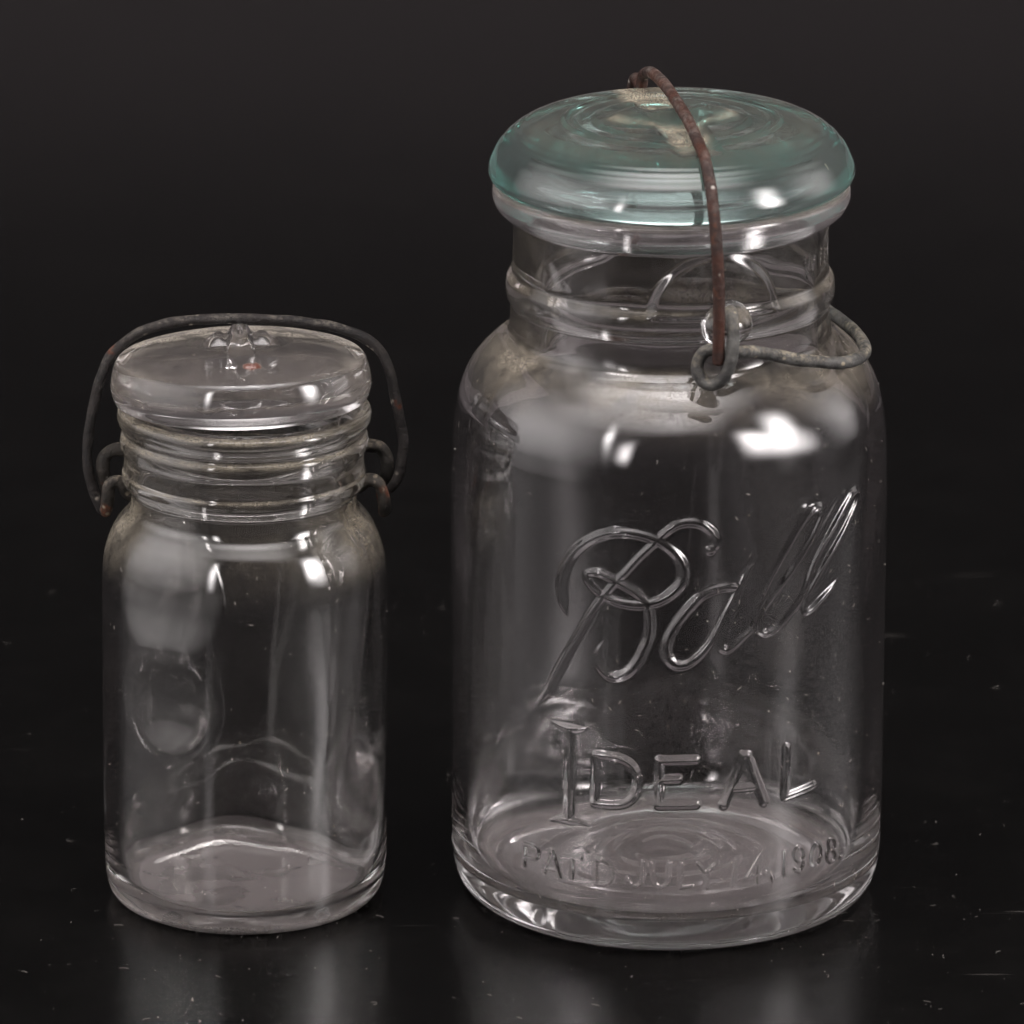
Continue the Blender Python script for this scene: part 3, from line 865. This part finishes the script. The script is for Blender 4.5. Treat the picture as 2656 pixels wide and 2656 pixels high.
# wires of the large jar (x right, y away from the camera, z up; relative to the jar's foot)
wire('bail_wire', WIRES['bail_big'], 0.132, M_BAIL_L, large, 21, 0.02, label='red-brown wire bail arching over the lid')
wire('lever_wire', WIRES['lever_big'], 0.142, M_LEVER_L, large, 22, 0.05, label='dusty grey wire lever looped at the neck')

# --- the small jar
SMALL = (-6.10, -0.42, 0.0)
small = empty('glass_jar', SMALL, 'short plain clear glass jar with clear lid and blackened wire bail, on the left', 'jar',
              'wire bail canning jars')
small.rotation_euler = (0, rad(0.55), 0)
sm_pts = [(0.02, .12), (1.2, .11), (2.2, .07), (2.5, .02), (2.68, 0.0), (2.86, 0.0), (3.0, .09), (3.12, .28), (3.195, .58), (3.215, .95), (3.222, 3),
          (3.222, 6), (3.21, 7.5), (3.165, 8.05), (3.07, 8.42), (2.91, 8.78), (2.72, 9.03), (2.58, 9.20), (2.535, 9.36), (2.53, 9.58),
          (2.57, 9.68), (2.68, 9.79), (2.742, 9.96), (2.735, 10.08), (2.69, 10.15), (2.695, 10.22), (2.69, 10.5), (2.70, 10.56), (2.765, 10.68), (2.785, 10.83), (2.76, 10.94), (2.70, 11.03),
          (2.705, 11.10), (2.80, 11.22), (2.845, 11.38), (2.83, 11.50), (2.77, 11.575), (2.70, 11.59),
          (2.40, 11.59), (2.28, 11.53), (2.23, 11.4), (2.21, 10.5), (2.20, 9.6), (2.24, 9.2), (2.40, 8.88), (2.62, 8.55), (2.78, 8.1), (2.86, 7.5),
          (2.89, 6), (2.89, 1.4), (2.87, .85), (2.78, .57), (2.62, .44), (2.35, .40), (1.2, .40), (0.02, .40)]


def sm_step(r, z):
    if z > 8.6 or z < 1.2:
        return 0.04
    return 0.09


def sm_relief(A, Z, R, outer):
    dr = np.where(outer, waviness(A, Z, 0.010, 13), waviness(A, Z, 0.042, 17, 1.0) * smooth01(Z, 0.7, 1.8) * smooth01(11.2 - Z, 0, .8))
    # thick and thin lobes where the parison ran against the mould
    for a0, z0, rr, h in ((-0.60, 7.75, 1.5, .17), (-0.58, 5.35, 1.4, .15), (0.80, 3.0, 1.6, .05)):
        e = np.hypot((A - a0) * 2.89, (Z - z0)) / rr
        dr = dr - np.where((~outer) & (Z > .8), h * np.clip(1 - e * e, 0, 1) ** 2.0, 0)
    seam = 0.012 * np.exp(-((A - 0.10) / 0.006) ** 2)
    dr = dr + np.where(outer & (Z > 7.5) & (Z < 11.5), seam, 0)
    under = outer & (R < 2.6) & (Z < .4)
    dz = np.where((~outer) & (R < 2.6) & (Z < .9), 0.012 * np.sin(R * 2 + np.sin(A)) + waviness(A, R, .006, 31, 2.5), 0)
    dz = dz + np.where(under, waviness(A, R, .012, 33, 2.5) * smooth01(2.6 - R, 0, .4), 0)
    return {}, dr, dz


def sm_dust(A, Z, R, NN, outer):
    up = np.clip(NN[..., 2], 0, 1)
    lo = np.clip(0.5 + 0.5 * waviness(A, Z * 3, 0.9, 19, 2.0), 0, 1)
    d = np.where(outer & (Z > 9.55) & (Z < 11.6), smooth01(up, 0.0, 0.55) * 0.72, 0)
    d = np.maximum(d, np.where(outer & (Z > 9.5) & (Z < 11.6), 0.10 + 0.22 * smooth01(np.abs(A), 0.9, 1.5), 0))
    right = np.exp(-((A - 1.35) / .55) ** 2)
    left = np.exp(-((A + 1.5) / .45) ** 2)
    sh = smooth01(Z, 7.6, 9.0) * (1 - smooth01(Z, 9.55, 9.65))
    d = np.maximum(d, np.where(outer & (R > 2.4), sh * (0.10 + 0.85 * right + 0.75 * left), 0))
    d = np.maximum(d, np.where(outer & (Z < .55) & (R > 2.7), 0.30 * (1 - smooth01(Z, .2, .55)), 0))
    return d


def sm_film(A, Z, R, NN, outer):
    f = np.where((~outer) & (Z < 0.75) & (R < 2.84), 0.46 * (1 - 0.55 * smooth01(R, 2.5, 2.62)), 0.0)
    f = np.maximum(f, np.where(outer & (Z < .6) & (R > 2.5), 0.40 * (1 - smooth01(Z, .22, .55)), 0))
    return np.maximum(f, 0.010)


th_sm = np.linspace(-math.pi, math.pi, 420, endpoint=False)
P_sm, body_sm = body(small, sm_pts, th_sm, sm_step, sm_relief, sm_film, sm_dust, M_BODY_S, {})


def sm_lid_relief(X, Y, R, A):
    # cross-shaped nub that keeps the bail centred
    wing = 0.25 * np.clip(1 - (Y / 0.42) ** 2, 0, 1) ** 0.9 * (1 - smooth01(np.abs(X), 0.50, 0.86))
    dip = 1 - 0.25 * np.exp(-((np.abs(X) - 0.34) / 0.06) ** 2)
    groove = 1 - 0.30 * np.exp(-((Y + 0.05) / 0.12) ** 2)
    nose = 0.40 * np.clip(1 - (X / 0.30) ** 2, 0, 1) ** 0.7 * smooth01(Y, -1.25, -0.35) * (1 - smooth01(Y, 0.3, 0.55))
    split = 1 - 0.30 * np.exp(-(X / 0.06) ** 2) * smooth01(-Y, 0.0, 0.25) * (1 - smooth01(-Y, 0.45, 0.7))
    return np.maximum(wing * dip * groove, nose * split)


def sm_lid_dust(X, Y, R, NN):
    up = smooth01(NN[..., 2], 0.3, 0.85)
    d = 0.07 + 0.85 * smooth01(Y + 0.25 * np.abs(X), 0.1, 1.1) * (R > 0.8) + 0.35 * smooth01(R, 2.3, 2.8) * smooth01(np.abs(X), 1.6, 2.6)
    return np.clip(d, 0, 1) * np.maximum(up, .25)


sm_lid_pts = [(0.02, 1.33), (0.8, 1.32), (1.5, 1.275), (2.0, 1.20), (2.4, 1.10), (2.62, 1.035), (2.73, .985), (2.80, .90), (2.855, .75), (2.905, .52), (2.92, .38),
              (2.89, .20), (2.84, .06), (2.81, .015), (2.77, 0.0), (2.55, 0.0), (2.42, .05), (2.32, .22), (2.0, .34), (1.0, .40), (0.02, .41)]
lid_sm = lid('lid', small, sm_lid_pts, 0.04, sm_lid_relief, sm_lid_dust, M_LID_S, (-0.06, 0.0, 11.72), (rad(-2.6), rad(-1.3), rad(3)), 300,
             label='clear glass lid sitting slightly askew, with a cross-shaped nub', film=(0.02, 0.06))
wire('bail_wire', WIRES['bail_small'], 0.118, M_BAIL_S, small, 41, 0.09, label='blackened wire bail with rust spots over the clear lid')
for k, key in enumerate(('ear_left', 'hook_left', 'ear_right', 'hook_right')):
    wire('hook_wire', WIRES[key], 0.145, M_HOOK_S, small, 50 + k, 0.16)


# ------------------------------------------------------------------ lint and dust
def lint_on(P, n, seed, parent, zlo, zhi, spread, pick=None):
    g = np.random.default_rng(seed)
    top = int(np.argmax(P[:, 1]))
    Q = P[:top]
    pos, nor = [], []
    while len(pos) < n:
        a = g.normal() * spread + 0.25
        if abs(a) > 1.62:
            continue
        i = g.integers(1, len(Q) - 1)
        z = g.uniform(zlo, zhi)
        k = int(np.argmin(np.abs(Q[:, 1] - z) + (Q[:, 0] < 2.4) * 9))
        k = min(max(k, 1), len(Q) - 2)
        r = Q[k, 0]
        t = Q[k + 1] - Q[k - 1]
        nr, nz = t[1], -t[0]
        ln = math.hypot(nr, nz) or 1
        nr, nz = nr / ln, nz / ln
        pos.append(np.array([r * math.sin(a), -r * math.cos(a), Q[k, 1]]))
        nor.append(np.array([nr * math.sin(a), -nr * math.cos(a), nz]))
    return pos, nor


p, n = lint_on(P_big, 420, 61, large, 1.0, 13.2, 0.75)
fibres('lint', p, n, large, M_LINT, 62, 0.03, 0.14, 0.0052, 0.68, label='pale lint and dust grains stuck to the glass')
p, n = lint_on(P_sm, 230, 63, small, 0.6, 9.3, 0.75)
fibres('lint', p, n, small, M_LINT, 64, 0.03, 0.13, 0.0052, 0.7, label='pale lint and dust grains stuck to the glass')
g = np.random.default_rng(65)
p = [np.array([g.uniform(-14, 14), g.uniform(-16, 22), 0.0]) for _ in range(420)]
p += [np.array([g.normal(-6.1, 3.2), g.normal(-5.2, 2.0), 0.0]) for _ in range(90)]
p += [np.array([g.normal(9.0, 2.2), g.normal(-4.0, 3.0), 0.0]) for _ in range(110)]
fibres('dust', p, [np.array([0, 0, 1.0])] * len(p), None, M_GRIT, 66, 0.05, 0.30, 0.0048, 0.80,
       label='fine pale dust and lint scattered over the black tabletop')
